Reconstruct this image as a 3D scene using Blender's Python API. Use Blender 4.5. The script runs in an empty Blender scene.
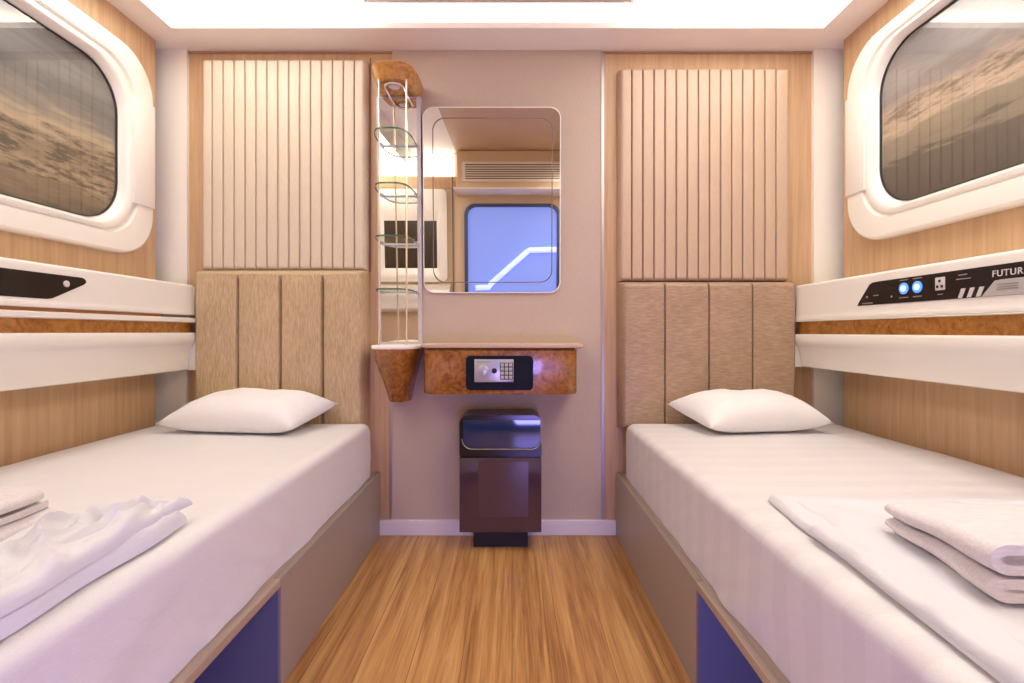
import bpy, bmesh, math, random
from mathutils import Vector, Matrix, noise
random.seed(7)
S = bpy.context.scene
C = S.collection
PI = math.pi

# ------------------------------------------------------------------ camera
cam_d = bpy.data.cameras.new('camera')
cam_d.sensor_width = 36
cam_d.lens = 490 * 36 / 1024
cam_d.shift_y = -9.5 / 1024
cam_d.clip_start = 0.02
cam = bpy.data.objects.new('camera', cam_d)
cam.location = (0, 0, 0.84)
cam.rotation_euler = (PI / 2, 0, 0)
C.objects.link(cam)
S.camera = cam
# ------------------------------------------------------------------ world, exposure
w = bpy.data.worlds.new('world')
S.world = w
w.use_nodes = True
w.node_tree.nodes['Background'].inputs[0].default_value = (0.25, 0.25, 0.3, 1)
w.node_tree.nodes['Background'].inputs[1].default_value = 0.3
S.view_settings.view_transform = 'Standard'
S.view_settings.look = 'None'
S.view_settings.exposure = 0.0
S.view_settings.gamma = 1
S.view_settings.use_curve_mapping = False
S.cycles.use_denoising = True
S.cycles.max_bounces = 10
S.cycles.diffuse_bounces = 6
S.cycles.glossy_bounces = 6
S.cycles.transparent_max_bounces = 12
S.cycles.sample_clamp_indirect = 6
# light levels (the lamps themselves are built below)
E_CEIL = 3.9      # luminous ceiling panels
E_DOOR = 0.54      # blue backlit glass of the door behind the camera
E_LOW_FILL = 25.0       # added purple glow low in that door, unseen, for light near the floor
E_WALL = 3.2      # strip light on the rear wall

# ------------------------------------------------------------------ helpers
def lin(r, g, b):
    f = lambda c: (c / 255 / 12.92) if c <= 10 else ((c / 255 + 0.055) / 1.055) ** 2.4
    return (f(r), f(g), f(b), 1)

class NT:
    def __init__(self, name):
        self.m = bpy.data.materials.new(name)
        self.m.use_nodes = True
        self.t = self.m.node_tree
        self.b = self.t.nodes['Principled BSDF']
    def n(self, typ, **kw):
        nd = self.t.nodes.new(typ)
        for k, v in kw.items():
            if k.startswith('_'):
                setattr(nd, k[1:], v)
            else:
                nd.inputs[k.replace('~', ' ')].default_value = v
        return nd
    def l(self, a, b):
        self.t.links.new(a, b)
    def coord(self, scale=(1, 1, 1), rot=(0, 0, 0), loc=(0, 0, 0)):
        tc = self.n('ShaderNodeTexCoord')
        mp = self.n('ShaderNodeMapping')
        mp.inputs['Scale'].default_value = scale
        mp.inputs['Rotation'].default_value = rot
        mp.inputs['Location'].default_value = loc
        self.l(tc.outputs['Object'], mp.inputs[0])
        return mp.outputs[0]
    def noise(self, vec, scale, detail=4, rough=0.55, dist=0.0):
        nd = self.n('ShaderNodeTexNoise', Scale=scale, Detail=detail, Roughness=rough, Distortion=dist)
        self.l(vec, nd.inputs['Vector'])
        return nd.outputs['Fac']
    def ramp(self, fac, stops):
        r = self.n('ShaderNodeValToRGB')
        el = r.color_ramp.elements
        while len(el) < len(stops):
            el.new(0.5)
        for e, (p, c) in zip(el, stops):
            e.position = p
            e.color = c
        self.l(fac, r.inputs[0])
        return r.outputs[0]
    def bump(self, h, strength=0.3, dist=0.002):
        b = self.n('ShaderNodeBump', Strength=strength, Distance=dist)
        self.l(h, b.inputs['Height'])
        self.l(b.outputs[0], self.b.inputs['Normal'])
        return b
    def mix(self, fac, a, b, blend='MIX'):
        m = self.n('ShaderNodeMix', _data_type='RGBA', _blend_type=blend)
        for i, v in ((0, fac), (6, a), (7, b)):
            if hasattr(v, 'links'):
                self.l(v, m.inputs[i])
            else:
                m.inputs[i].default_value = v
        return m.outputs[2]
    def math(self, op, a, b=0.0):
        m = self.n('ShaderNodeMath', _operation=op)
        for i, v in ((0, a), (1, b)):
            if hasattr(v, 'links'):
                self.l(v, m.inputs[i])
            else:
                m.inputs[i].default_value = v
        return m.outputs[0]

def plain(name, col, rough=0.5, metal=0.0, spec=0.5, coat=0.0, var=0.03):
    k = NT(name)
    k.b.inputs['Roughness'].default_value = rough
    k.b.inputs['Metallic'].default_value = metal
    k.b.inputs['Specular IOR Level'].default_value = spec
    k.b.inputs['Coat Weight'].default_value = coat
    f = k.noise(k.coord(), 6.0)
    c2 = tuple(max(0, c * (1 - var)) for c in col[:3]) + (1,)
    k.l(k.ramp(f, [(0.3, c2), (0.7, col)]), k.b.inputs['Base Color'])
    return k.m

def wood_light(name, c1, c2, axis=2, scale=1.0):
    k = NT(name)
    sc = [14, 14, 14]
    sc[axis] = 0.7
    v = k.coord(tuple(s * scale for s in sc))
    f = k.noise(v, 3.0, 6, 0.6, 0.3)
    g = k.noise(k.coord(tuple((70 if i != axis else 2) for i in range(3))), 2.0, 3, 0.6)
    f2 = k.math('ADD', k.math('MULTIPLY', f, 0.7), k.math('MULTIPLY', g, 0.3))
    k.l(k.ramp(f2, [(0.36, c1), (0.60, c2)]), k.b.inputs['Base Color'])
    k.b.inputs['Roughness'].default_value = 0.42
    return k.m

def burl(name, stops=None):
    k = NT(name)
    v = k.coord((1, 1, 1))
    f = k.noise(v, 22, 8, 0.65, 1.6)
    g = k.noise(v, 75, 5, 0.7, 0.8)
    f2 = k.math('ADD', k.math('MULTIPLY', f, 0.65), k.math('MULTIPLY', g, 0.35))
    k.l(k.ramp(f2, stops or [(0.30, lin(74, 38, 12)), (0.44, lin(136, 82, 32)), (0.56, lin(172, 110, 48)), (0.74, lin(200, 142, 76))]), k.b.inputs['Base Color'])
    k.b.inputs['Roughness'].default_value = 0.22
    k.b.inputs['Coat Weight'].default_value = 0.5
    k.b.inputs['Coat Roughness'].default_value = 0.06
    return k.m

def fabric(name, c1, c2, axis, fine=260, bump=0.35, rough=0.6, sheen=0.0):
    k = NT(name)
    sc = [fine, fine, fine]
    sc[axis] = fine / 9
    f = k.noise(k.coord(tuple(sc)), 1.0, 3, 0.6)
    big = k.noise(k.coord((3, 3, 3)), 2.0, 3)
    f2 = k.math('ADD', k.math('MULTIPLY', f, 0.8), k.math('MULTIPLY', big, 0.2))
    k.l(k.ramp(f2, [(0.36, c1), (0.64, c2)]), k.b.inputs['Base Color'])
    k.b.inputs['Roughness'].default_value = rough
    k.b.inputs['Sheen Weight'].default_value = sheen
    k.bump(f, bump, 0.0015)
    return k.m

def linen_white(name, col, stripe=None):
    k = NT(name)
    f = k.noise(k.coord((420, 420, 420)), 1.0, 2)
    big = k.noise(k.coord((5, 5, 9)), 2.0, 5, 0.6, 0.4)
    base = k.ramp(big, [(0.25, tuple(c * 0.97 for c in col[:3]) + (1,)), (0.7, col)])
    if stripe:
        wv = k.n('ShaderNodeTexWave', Scale=stripe, Distortion=0.0)
        wv.wave_type = 'BANDS'; wv.bands_direction = 'Y'
        k.l(k.coord(), wv.inputs['Vector'])
        r = k.ramp(wv.outputs['Fac'], [(0.45, (0.6, 0.6, 0.6, 1)), (0.55, (0.48, 0.48, 0.48, 1))])
        k.l(r, k.b.inputs['Roughness'])
        r2 = k.ramp(wv.outputs['Fac'], [(0.45, (1, 1, 1, 1)), (0.55, (0.955, 0.95, 0.955, 1))])
        base = k.mix(1.0, base, r2, 'MULTIPLY')
    else:
        k.b.inputs['Roughness'].default_value = 0.75
    k.l(base, k.b.inputs['Base Color'])
    k.b.inputs['Sheen Weight'].default_value = 0.1
    hh = k.math('ADD', k.math('MULTIPLY', f, 0.15), k.math('MULTIPLY', big, 1.0))
    k.bump(hh, 0.35, 0.006)
    return k.m

def emit(name, col, strength):
    k = NT(name)
    k.b.inputs['Base Color'].default_value = col
    k.b.inputs['Emission Color'].default_value = col
    k.b.inputs['Emission Strength'].default_value = strength
    return k.m

def floor_mat():
    k = NT('oak_floor')
    br = k.n('ShaderNodeTexBrick', Scale=1.0)
    br.inputs['Brick Width'].default_value = 7.0
    br.inputs['Row Height'].default_value = 0.128
    br.inputs['Mortar Size'].default_value = 0.0012
    br.inputs['Mortar Smooth'].default_value = 0.3
    br.offset = 0.37
    br.inputs['Color1'].default_value = (0.1, 0.1, 0.1, 1)
    br.inputs['Color2'].default_value = (0.9, 0.9, 0.9, 1)
    br.inputs['Mortar'].default_value = (0, 0, 0, 1)
    k.l(k.coord((1, 1, 1), (0, 0, PI / 2), (0.02, 0, 0)), br.inputs['Vector'])
    tone = k.n('ShaderNodeSeparateColor')
    k.l(br.outputs['Color'], tone.inputs[0])
    # grain shifted per plank
    add = k.n('ShaderNodeVectorMath', _operation='ADD')
    k.l(k.coord((19, .75, 1)), add.inputs[0])
    cmb = k.n('ShaderNodeCombineXYZ')
    k.l(k.math('MULTIPLY', tone.outputs[0], 37.0), cmb.inputs[1])
    k.l(cmb.outputs[0], add.inputs[1])
    g = k.noise(add.outputs[0], 1.6, 8, 0.62, 0.9)
    fine = k.noise(k.coord((190, 5, 1)), 1.0, 3, 0.6)
    f = k.math('ADD', k.math('MULTIPLY', g, 0.72), k.math('MULTIPLY', fine, 0.28))
    f = k.math('ADD', f, k.math('MULTIPLY', k.math('SUBTRACT', tone.outputs[0], 0.5), 0.10))
    col = k.ramp(f, [(0.28, lin(96, 58, 30)), (0.40, lin(156, 106, 60)), (0.54, lin(192, 142, 86)), (0.72, lin(220, 176, 120))])
    col = k.mix(k.math('MULTIPLY', br.outputs['Fac'], 0.45), col, lin(80, 46, 22))
    k.l(col, k.b.inputs['Base Color'])
    k.b.inputs['Roughness'].default_value = 0.33
    k.bump(f, 0.12, 0.001)
    return k.m

def scene_print(name, z0, z1, stops, seed, band):
    """a printed landscape of clouds and hills behind the pane: horizontal bands broken up by noise"""
    k = NT(name)
    v = k.coord((1, 2.4, 15), (.16, 0, 0), (seed, seed * 1.7, 0))
    f = k.noise(v, 1.5, 9, 0.62, 0.6)
    sep = k.n('ShaderNodeSeparateXYZ')
    k.l(k.coord(), sep.inputs[0])
    zz = k.math('DIVIDE', k.math('SUBTRACT', sep.outputs[2], z0), z1 - z0)
    ridge = k.noise(k.coord((0, 5, 0), (0, 0, 0), (0, seed, 0)), 1.0, 6, 0.6)
    zz = k.math('ADD', zz, k.math('MULTIPLY', k.math('SUBTRACT', f, 0.5), 0.42))
    zz = k.math('ADD', zz, k.math('MULTIPLY', k.math('SUBTRACT', ridge, 0.5), 0.12))
    col = k.ramp(zz, stops)
    # darker textured band (trees, rocks)
    t = k.noise(k.coord((1, 9, 44), (.12, 0, 0), (seed, 0, 0)), 1.3, 10, 0.72, 0.2)
    mask = k.ramp(zz, [(band[0], (0, 0, 0, 1)), (band[0] + 0.05, (1, 1, 1, 1)), (band[1] - 0.05, (1, 1, 1, 1)), (band[1], (0, 0, 0, 1))])
    tm = k.ramp(t, [(0.46, (0, 0, 0, 1)), (0.58, (1, 1, 1, 1))])
    m2 = k.math('MULTIPLY', k.math('MULTIPLY', mask, tm), 0.8)
    col = k.mix(m2, col, band[2])
    k.l(col, k.b.inputs['Base Color'])
    k.b.inputs['Roughness'].default_value = 0.5
    return k.m

def glass_mat(name, tint=(1, 1, 1, 1), refl=1.0, ior=1.5):
    k = NT(name)
    t = k.t
    tr = k.n('ShaderNodeBsdfTransparent', Color=tint)
    gl = k.n('ShaderNodeBsdfGlossy', Roughness=0.015)
    fr = k.n('ShaderNodeFresnel', IOR=ior)
    mx = k.n('ShaderNodeMixShader')
    geo = k.n('ShaderNodeNewGeometry')
    k.l(k.math('MULTIPLY', k.math('MULTIPLY', fr.outputs[0], refl), k.math('SUBTRACT', 1.0, geo.outputs['Backfacing'])), mx.inputs[0])
    k.l(tr.outputs[0], mx.inputs[1])
    k.l(gl.outputs[0], mx.inputs[2])
    k.l(mx.outputs[0], t.nodes['Material Output'].inputs[0])
    return k.m

M = {}
M['wood'] = wood_light('beech_laminate', lin(190, 153, 115), lin(209, 174, 135))
M['soffit'] = plain('soffit_white', lin(250, 242, 236), 0.45)
M['white'] = plain('gloss_white', lin(244, 240, 231), 0.22, coat=0.3, var=0.01)
M['pillar'] = plain('pillar_white', lin(250, 244, 232), 0.5)
M['base_white'] = plain('baseboard_white', lin(232, 224, 230), 0.4)
M['burl'] = burl('burl_veneer')
M['cap'] = burl('honey_burl', [(0.28, lin(116, 70, 24)), (0.42, lin(170, 114, 52)), (0.56, lin(200, 144, 78)), (0.74, lin(220, 172, 110))])
M['band'] = burl('burl_band', [(0.28, lin(110, 62, 18)), (0.44, lin(164, 104, 36)), (0.56, lin(190, 128, 54)), (0.74, lin(208, 150, 78))])
M['greige'] = fabric('woven_wallcovering', lin(190, 170, 154), lin(198, 178, 162), 2, 420, 0.05, 0.7)
M['leather_l'] = fabric('ribbed_leatherette_cream', lin(214, 196, 172), lin(220, 203, 180), 2, 300, 0.06, 0.38)
M['leather_r'] = fabric('ribbed_leatherette_tan', lin(194, 166, 140), lin(200, 173, 148), 2, 300, 0.06, 0.38)
M['fab_l'] = fabric('woven_headboard_fabric', lin(176, 150, 112), lin(208, 182, 144), 2, 270, 0.45, 0.45)
M['fab_r'] = fabric('brushed_headboard_fabric', lin(154, 126, 100), lin(186, 157, 130), 0, 270, 0.5, 0.42)
M['sheet_l'] = linen_white('cotton_sheet', lin(228, 225, 226))
M['sheet_r'] = linen_white('striped_satin_sheet', lin(228, 224, 225), stripe=3.6)
M['pillow'] = linen_white('pillow_cotton', lin(243, 240, 241))
M['duvet'] = linen_white('folded_cotton', lin(224, 222, 228))
M['towel'] = fabric('terry_towel', lin(216, 208, 212), lin(230, 223, 226), 0, 300, 0.6, 0.9)
M['base_l'] = plain('bed_laminate', lin(164, 150, 138), 0.38)
M['ply'] = wood_light('bed_edge_wood', lin(168, 148, 132), lin(190, 170, 154), 1)
M['navy'] = plain('blue_partition', lin(104, 110, 142), 0.45)
M['black'] = plain('gloss_black', lin(26, 20, 20), 0.18, var=0.1)
M['matte_black'] = plain('matte_black', lin(24, 22, 26), 0.5)
M['darkgrey'] = plain('safe_steel', lin(16, 20, 36), 0.6, spec=0.2)
M['silver'] = plain('silver', lin(196, 194, 204), 0.3, 0.6)
M['chrome'] = plain('chrome', lin(225, 222, 222), 0.12, 1.0)
M['satin'] = plain('satin_metal', lin(186, 178, 180), 0.35, 0.9)
M['cream_rod'] = plain('polished_rod', lin(246, 232, 206), 0.2, 0.55)
M['mirror'] = plain('mirror', (0.93, 0.92, 0.92, 1), 0.0, 1.0, var=0.0)
M['mirror_line'] = plain('etched_line', lin(120, 104, 96), 0.4)
M['floor'] = floor_mat()
M['glass'] = glass_mat('clear_pane', refl=1.0, ior=2.0)
M['shelf_glass'] = glass_mat('shelf_glass', (0.93, 0.98, 0.95, 1), 1.0)
M['green_edge'] = plain('green_glass_edge', lin(70, 110, 84), 0.15)
M['smoked'] = plain('smoked_gloss', lin(74, 52, 64), 0.08, coat=0.6, var=0.1)
M['bin_window'] = plain('dark_blue_gloss', lin(26, 46, 88), 0.05, coat=1.0, var=0.0)
M['seal'] = plain('rubber_seal', lin(48, 42, 40), 0.5)
M['tan'] = plain('tan_ceiling', lin(190, 160, 130), 0.5)
M['pale'] = plain('pale_ceiling', lin(232, 222, 212), 0.5)
M['beige'] = plain('beige_panel', lin(214, 188, 156), 0.5)
M['ceil_light'] = emit('luminous_panel', (1.0, 0.97, 0.895, 1), E_CEIL)
M['strip_light'] = emit('strip_light', (1.0, 0.94, 0.86, 1), E_WALL)
M['blue_light'] = emit('blue_backlit_glass', (0.20, 0.29, 0.80, 1), E_DOOR)
M['purple_fill'] = emit('added_purple_glow', (0.31, 0.28, 1.0, 1), E_LOW_FILL)
M['tube_light'] = emit('pale_tube', (0.55, 0.68, 1.0, 1), 0.75)
M['led'] = emit('blue_led', (0.06, 0.22, 1.0, 1), 1.6)
M['led_core'] = emit('led_core', (0.55, 0.8, 1.0, 1), 1.3)
M['mark'] = plain('printed_white', lin(214, 208, 204), 0.5)
M['mark_dim'] = plain('printed_grey', lin(150, 142, 138), 0.5)
M['grey_card'] = plain('grey_plate', lin(186, 180, 176), 0.35)
M['downlight'] = plain('downlight_disc', lin(214, 204, 206), 0.3)
M['pic_r'] = scene_print('cloud_print', 1.277, 1.83,
    [(0.0, lin(80, 76, 70)), (0.24, lin(96, 90, 80)), (0.27, lin(136, 128, 110)), (0.40, lin(152, 140, 118)),
     (0.46, lin(206, 184, 158)), (0.56, lin(186, 166, 146)), (0.66, lin(140, 134, 130)), (0.78, lin(158, 154, 152)), (1.0, lin(112, 110, 112))], 3.1,
    (0.44, 0.62, lin(112, 98, 84)))
M['pic_l'] = scene_print('shore_print', 1.225, 1.77,
    [(0.0, lin(92, 78, 60)), (0.10, lin(136, 116, 88)), (0.22, lin(178, 156, 120)), (0.34, lin(140, 120, 92)),
     (0.46, lin(188, 168, 138)), (0.56, lin(132, 126, 118)), (0.70, lin(98, 98, 98)), (0.82, lin(126, 126, 126)), (1.0, lin(88, 88, 90))], 8.4,
    (0.10, 0.46, lin(46, 38, 30)))

def finish(name, bm, mat, parent=None, smooth=True, angle=0.6, label=None):
    bmesh.ops.recalc_face_normals(bm, faces=bm.faces)
    me = bpy.data.meshes.new(name)
    bm.to_mesh(me)
    bm.free()
    o = bpy.data.objects.new(name, me)
    me.materials.append(M[mat] if isinstance(mat, str) else mat)
    if smooth:
        for p in me.polygons:
            p.use_smooth = True
        me.set_sharp_from_angle(angle=angle)
    C.objects.link(o)
    if parent:
        o.parent = parent
        if parent.type == 'EMPTY':
            o.matrix_parent_inverse = Matrix.Translation(-Vector(parent.location))
    if label:
        o['label'] = label
    return o

def tag(o, label=None, cat=None, group=None, kind=None):
    if label: o['label'] = label
    if cat: o['category'] = cat
    if group: o['group'] = group
    if kind: o['kind'] = kind
    return o

def thing(name, label, cat, loc, group=None):
    o = bpy.data.objects.new(name, None)
    o.location = loc
    o.empty_display_size = 0.1
    C.objects.link(o)
    return tag(o, label, cat, group)

def struct(name, bm, mat, smooth=False, parent=None):
    o = finish(name, bm, mat, parent, smooth)
    o['kind'] = 'structure'
    return o

def box(bm, x0, x1, y0, y1, z0, z1, bev=0.0, seg=2):
    r = bmesh.ops.create_cube(bm, size=1.0)
    vs = r['verts']
    for v in vs:
        v.co = Vector((x0 + (v.co.x + .5) * (x1 - x0), y0 + (v.co.y + .5) * (y1 - y0), z0 + (v.co.z + .5) * (z1 - z0)))
    if bev > 0:
        es = list({e for v in vs for e in v.link_edges})
        bmesh.ops.bevel(bm, geom=es, offset=bev, segments=seg, profile=0.5, affect='EDGES')
    return bm

def B(*a, **k):
    return box(bmesh.new(), *a, **k)

def loft(bm, loops, cap0=False, cap1=False, closed=True):
    rings = [[bm.verts.new(p) for p in lp] for lp in loops]
    n = len(rings[0])
    for a, b in zip(rings, rings[1:]):
        for i in range(n if closed else n - 1):
            j = (i + 1) % n
            bm.faces.new((a[i], a[j], b[j], b[i]))
    if cap0: bm.faces.new(rings[0])
    if cap1: bm.faces.new(rings[-1])
    return bm

def tube(bm, pts, r, n=8, cap=True):
    pts = [Vector(p) for p in pts]
    loops = []
    up = None
    for i, p in enumerate(pts):
        t = (pts[min(i + 1, len(pts) - 1)] - pts[max(i - 1, 0)]).normalized()
        if up is None:
            up = Vector((0, 0, 1)) if abs(t.z) < 0.9 else Vector((1, 0, 0))
        a = t.cross(up).normalized()
        up = a.cross(t).normalized()
        loops.append([p + (a * math.cos(2 * PI * k / n) + up * math.sin(2 * PI * k / n)) * r for k in range(n)])
    return loft(bm, loops, cap, cap)

def disc(bm, c, axis, r, h, n=24, r2=None):
    """short cylinder from c along axis by h"""
    c = Vector(c); t = Vector(axis).normalized()
    u = t.cross(Vector((0, 0, 1)) if abs(t.z) < .9 else Vector((1, 0, 0))).normalized()
    v = t.cross(u)
    r2 = r if r2 is None else r2
    L = lambda rr, d: [c + t * d + (u * math.cos(2 * PI * k / n) + v * math.sin(2 * PI * k / n)) * rr for k in range(n)]
    return loft(bm, [L(r, 0), L(r, h * .8), L(r2 * .93, h)], True, True)

def rr(u0, u1, v0, v1, r, n=8):
    """rounded rectangle outline; r one radius"""
    out = []
    for cu, cv, a0 in ((u1 - r, v1 - r, 0), (u0 + r, v1 - r, PI / 2), (u0 + r, v0 + r, PI), (u1 - r, v0 + r, 3 * PI / 2)):
        for k in range(n + 1):
            a = a0 + PI / 2 * k / n
            out.append((cu + r * math.cos(a), cv + r * math.sin(a)))
    return out

def prism(bm, pts, f0, f1, bev=0.0):
    """extrude a 2-D outline between two mappings f0(u,v), f1(u,v)"""
    return loft(bm, [[f0(*p) for p in pts], [f1(*p) for p in pts]], True, True)

# ------------------------------------------------------------------ room sizes
XL, XR, YB, YR = -1.43, 1.33, 2.0417, -0.45
ZS, ZC, ZT = 2.01, 2.07, 2.25

# ------------------------------------------------------------------ floor, walls, ceiling
struct('floor', B(XL - .1, XR + .1, YR - .1, YB + .1, -.05, 0), 'floor')
wb = struct('wall_back', B(XL - .1, XR + .1, YB, YB + .08, 0, ZT), 'wood')
# greige centre panel between the two laminate fields
struct('wall_panel', B(-.497, .370, YB - .008, YB + .01, .0, ZS), 'greige', parent=wb)
struct('trim_1', B(.370, .382, YB - .012, YB + .005, .06, ZS - .012), 'satin')
struct('trim_2', B(-.505, -.497, YB - .010, YB + .005, .06, .72), 'satin')
struct('trim_3', B(-.592, -.587, YB - .004, YB + .005, 1.09, ZS - .03), plain('joint_brown', lin(150, 100, 66), .6))
bm = B(XL - .1, XR + .1, YB - .004, YB + .002, ZS - .012, ZS - .006)
struct('trim_4', bm, plain('shadow_gap', lin(170, 130, 96), .6))
# side walls: laminate cladding that stops short of the corner pillars
struct('wall_left', B(XL - .06, XL, YR, 1.965, 0, ZT), 'wood')
struct('wall_right', B(XR, XR + .06, YR, 1.965, 0, ZT), 'wood')
struct('pillar_left', B(XL - .08, -1.345, 2.026, YB + .01, 0, ZS + .02), 'pillar')
struct('pillar_right', B(1.248, XR + .08, 2.026, YB + .01, 0, ZS + .02), 'pillar')
struct('wall_rear', B(XL - .1, XR + .1, YR - .08, YR, 0, ZT), 'beige')
# baseboard
struct('baseboard_back', B(-.552, .43, YB - .022, YB - .006, 0, .062, .003), 'base_white')
# soffit: a flat frame round the ceiling opening with a raised lip
bm = bmesh.new()
box(bm, XL - .08, XR + .08, 1.886, YB + .02, ZS, ZS + .022)
box(bm, XL - .08, -1.31, YR, 1.886, ZS, ZS + .022)
box(bm, 1.20, XR + .08, YR, 1.886, ZS, ZS + .022)
cl = struct('ceiling', bm, 'soffit')
# luminous panels of the ceiling, seams running along the cabin
bm = box(bmesh.new(), XL - .08, -.562, 1.5, YB + .02, ZC, ZC + .02)
box(bm, XL - .08, -.9, YR, 1.497, ZC, ZC + .02)
o = finish('luminous_ceiling_panel', bm, 'ceil_light', None, False)
tag(o, 'glowing white ceiling panel above the left bed, left of the first seam', 'ceiling light', 'luminous ceiling panels')
bm = box(bmesh.new(), -.556, .447, 1.862, YB + .02, ZC, ZC + .02)
o = finish('luminous_ceiling_panel', bm, 'ceil_light', None, False)
tag(o, 'glowing white ceiling panel in the middle, above the mirror wall', 'ceiling light', 'luminous ceiling panels')
bm = box(bmesh.new(), .453, XR + .08, YR, YB + .02, ZC, ZC + .02)
o = finish('luminous_ceiling_panel', bm, 'ceil_light', None, False)
tag(o, 'glowing white ceiling panel above the right bed, right of the second seam', 'ceiling light', 'luminous ceiling panels')
struct('trim_5', B(-.562, -.556, 1.862, YB, ZC - .004, ZC + .015), 'pale')
struct('trim_6', B(.447, .453, YR, YB, ZC - .004, ZC + .015), 'pale')
# raised middle of the ceiling
bm = box(bmesh.new(), -.50, .5, YR, 1.9, ZT, ZT + .03)
struct('ceiling_coffer', bm, 'tan', parent=cl)
bm = box(bmesh.new(), -1.0, -.50, YR, 1.9, ZT, ZT + .03)
box(bm, -.92, -.90, YR, 1.5, ZC + .02, ZT)
box(bm, -.92, -.56, 1.5, 1.52, ZC + .02, ZT)
box(bm, -.58, -.56, 1.5, 1.88, ZC + .02, ZT)
box(bm, -.58, .47, 1.862, 1.882, ZC + .02, ZT)
box(bm, .45, .47, YR, 1.88, ZC + .02, ZT)
struct('ceiling_coffer_edge', bm, 'pale', parent=cl)

# ------------------------------------------------------------------ side windows
def window(num, side, xw, y0, y1, z0, z1, gy0, gy1, gz0, gz1, pic):
    """side -1 left, +1 right; d measured from the wall into the room"""
    P = lambda d: (lambda u, v: Vector((xw - side * d, u, v)))
    def ring(grow, d, r):
        # grow 0 = outer outline, 1 = pane outline
        a = grow
        return [P(d)(*q) for q in rr(y0 + (gy0 - y0) * a, y1 + (gy1 - y1) * a, z0 + (gz0 - z0) * a, z1 + (gz1 - z1) * a, r, 10)]
    bm = bmesh.new()
    loft(bm, [ring(0, -.002, .16), ring(0, .022, .16), ring(.03, .034, .156), ring(.08, .040, .154), ring(.56, .042, .15),
              ring(.60, .041, .15), ring(.625, .029, .15), ring(.67, .027, .15), ring(.70, .036, .15), ring(.73, .038, .15), ring(.84, .038, .15),
              ring(.90, .032, .15), ring(.98, .012, .15), ring(1.0, .004, .15), ring(1.0, -.004, .15)])
    root = finish('window_%d' % num, bm, 'white')
    root['kind'] = 'structure'
    tag(root, None, None)
    # seal ring
    bm = bmesh.new()
    loft(bm, [ring(1.0, .008, .15), ring(1.0, .012, .15), ring(1.022, .011, .148), ring(1.022, .004, .148)])
    finish('window_seal', bm, 'seal', root)
    bm = bmesh.new()
    pts = rr(gy0, gy1, gz0, gz1, .15, 10)
    prism(bm, pts, P(.006), P(.009))
    finish('pane', bm, 'glass', root, False)
    bm = bmesh.new()
    prism(bm, pts, P(.001), P(.004))
    finish('landscape_print', bm, pic, root, False)
    # straight cover piece on the upright of the frame
    f = [(y1 - .012, z0 + .20), (y1 - .012, z1 - .18), (gy1 + .026, z1 - .18), (gy1 + .026, z0 + .212)]
    for k, (yy, zz) in enumerate(f): pass
    bm = bmesh.new()
    box(bm, min(xw - side * .03, xw - side * .0475), max(xw - side * .03, xw - side * .0475), gy1 + .034, y1 - .008, z0 + .19, z1 - .175, .003)
    finish('frame_cover', bm, 'white', root)
    return root
window(1, -1, XL, .80, 1.908, 1.125, 1.885, .94, 1.762, 1.225, 1.77, 'pic_l')
window(2, 1, XR, .80, 1.895, 1.169, 1.905, .94, 1.757, 1.277, 1.83, 'pic_r')

# ------------------------------------------------------------------ moulded consoles on the side walls
def extrude_profile(prof, xw, side, ya, yb, n=2):
    bm = bmesh.new()
    loops = []
    for k in range(n):
        y = ya + (yb - ya) * k / (n - 1)
        loops.append([Vector((xw - side * d, y, z)) for d, z in prof])
    return loft(bm, loops, True, True)
def smooth_poly(pts, it=2):
    for _ in range(it):
        q = [pts[0]]
        for a, b in zip(pts, pts[1:]):
            q.append((a[0] * .75 + b[0] * .25, a[1] * .75 + b[1] * .25))
            q.append((a[0] * .25 + b[0] * .75, a[1] * .25 + b[1] * .75))
        q.append(pts[-1])
        pts = q
    return pts
YE = 1.985
def console(side, xw, D, label, ztop, zu, lip_t, zb0, zb1, zbot):
    root = thing('wall_console', label, 'console', (xw - side * .05, 1.0, zbot), 'moulded consoles along the bed walls')
    g = -.001
    up = [(g, zu)] + smooth_poly([(D - .004, zu), (D, zu + .002), (D, zu + .012), (D - .003, zu + .02), (D - .004, ztop - .02), (D - .005, ztop - .003), (D - .02, ztop), (D - .05, ztop)], 2) + [(g, ztop)]
    finish('upper_panel', extrude_profile(up, xw, side, .1, YE), 'white', root)
    lp = [(g, zb1), (D - .002, zb1), (D + .006, zb1 + .003), (D + .006, lip_t - .003), (D - .001, lip_t), (g, lip_t)]
    finish('ledge', extrude_profile(lp, xw, side, .1, YE), 'white', root)
    bd = [(g, zb0), (D - .014, zb0), (D - .014, zb1), (g, zb1)]
    finish('wood_band', extrude_profile(bd, xw, side, .1, YE - .004), 'band', root, False)
    lo = [(g, zb0)] + smooth_poly([(D - .006, zb0), (D + .001, zb0 - .001), (D + .005, zb0 - .006), (D + .006, zb0 - .03), (D - .001, zb0 - .042), (D - .012, zb0 - .055), (D - .022, zb0 - .085), (D - .024, zbot + .012), (D - .026, zbot + .002), (D - .04, zbot)], 2) + [(g, zbot)]
    finish('lower_shelf', extrude_profile(lo, xw, side, .1, YE), 'white', root)
    a, b = sorted((xw - side * .0, xw - side * (D + .003)))
    finish('end_plate', B(a, b, YE + .0005, YE + .008, zbot, zb0 - .001, .002), 'white', root)
    return root
cons_l = console(-1, XL, .144, 'white moulded wall console with burl band above the left bed', 1.032, .907, .897, .838, .877, .685)
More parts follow.
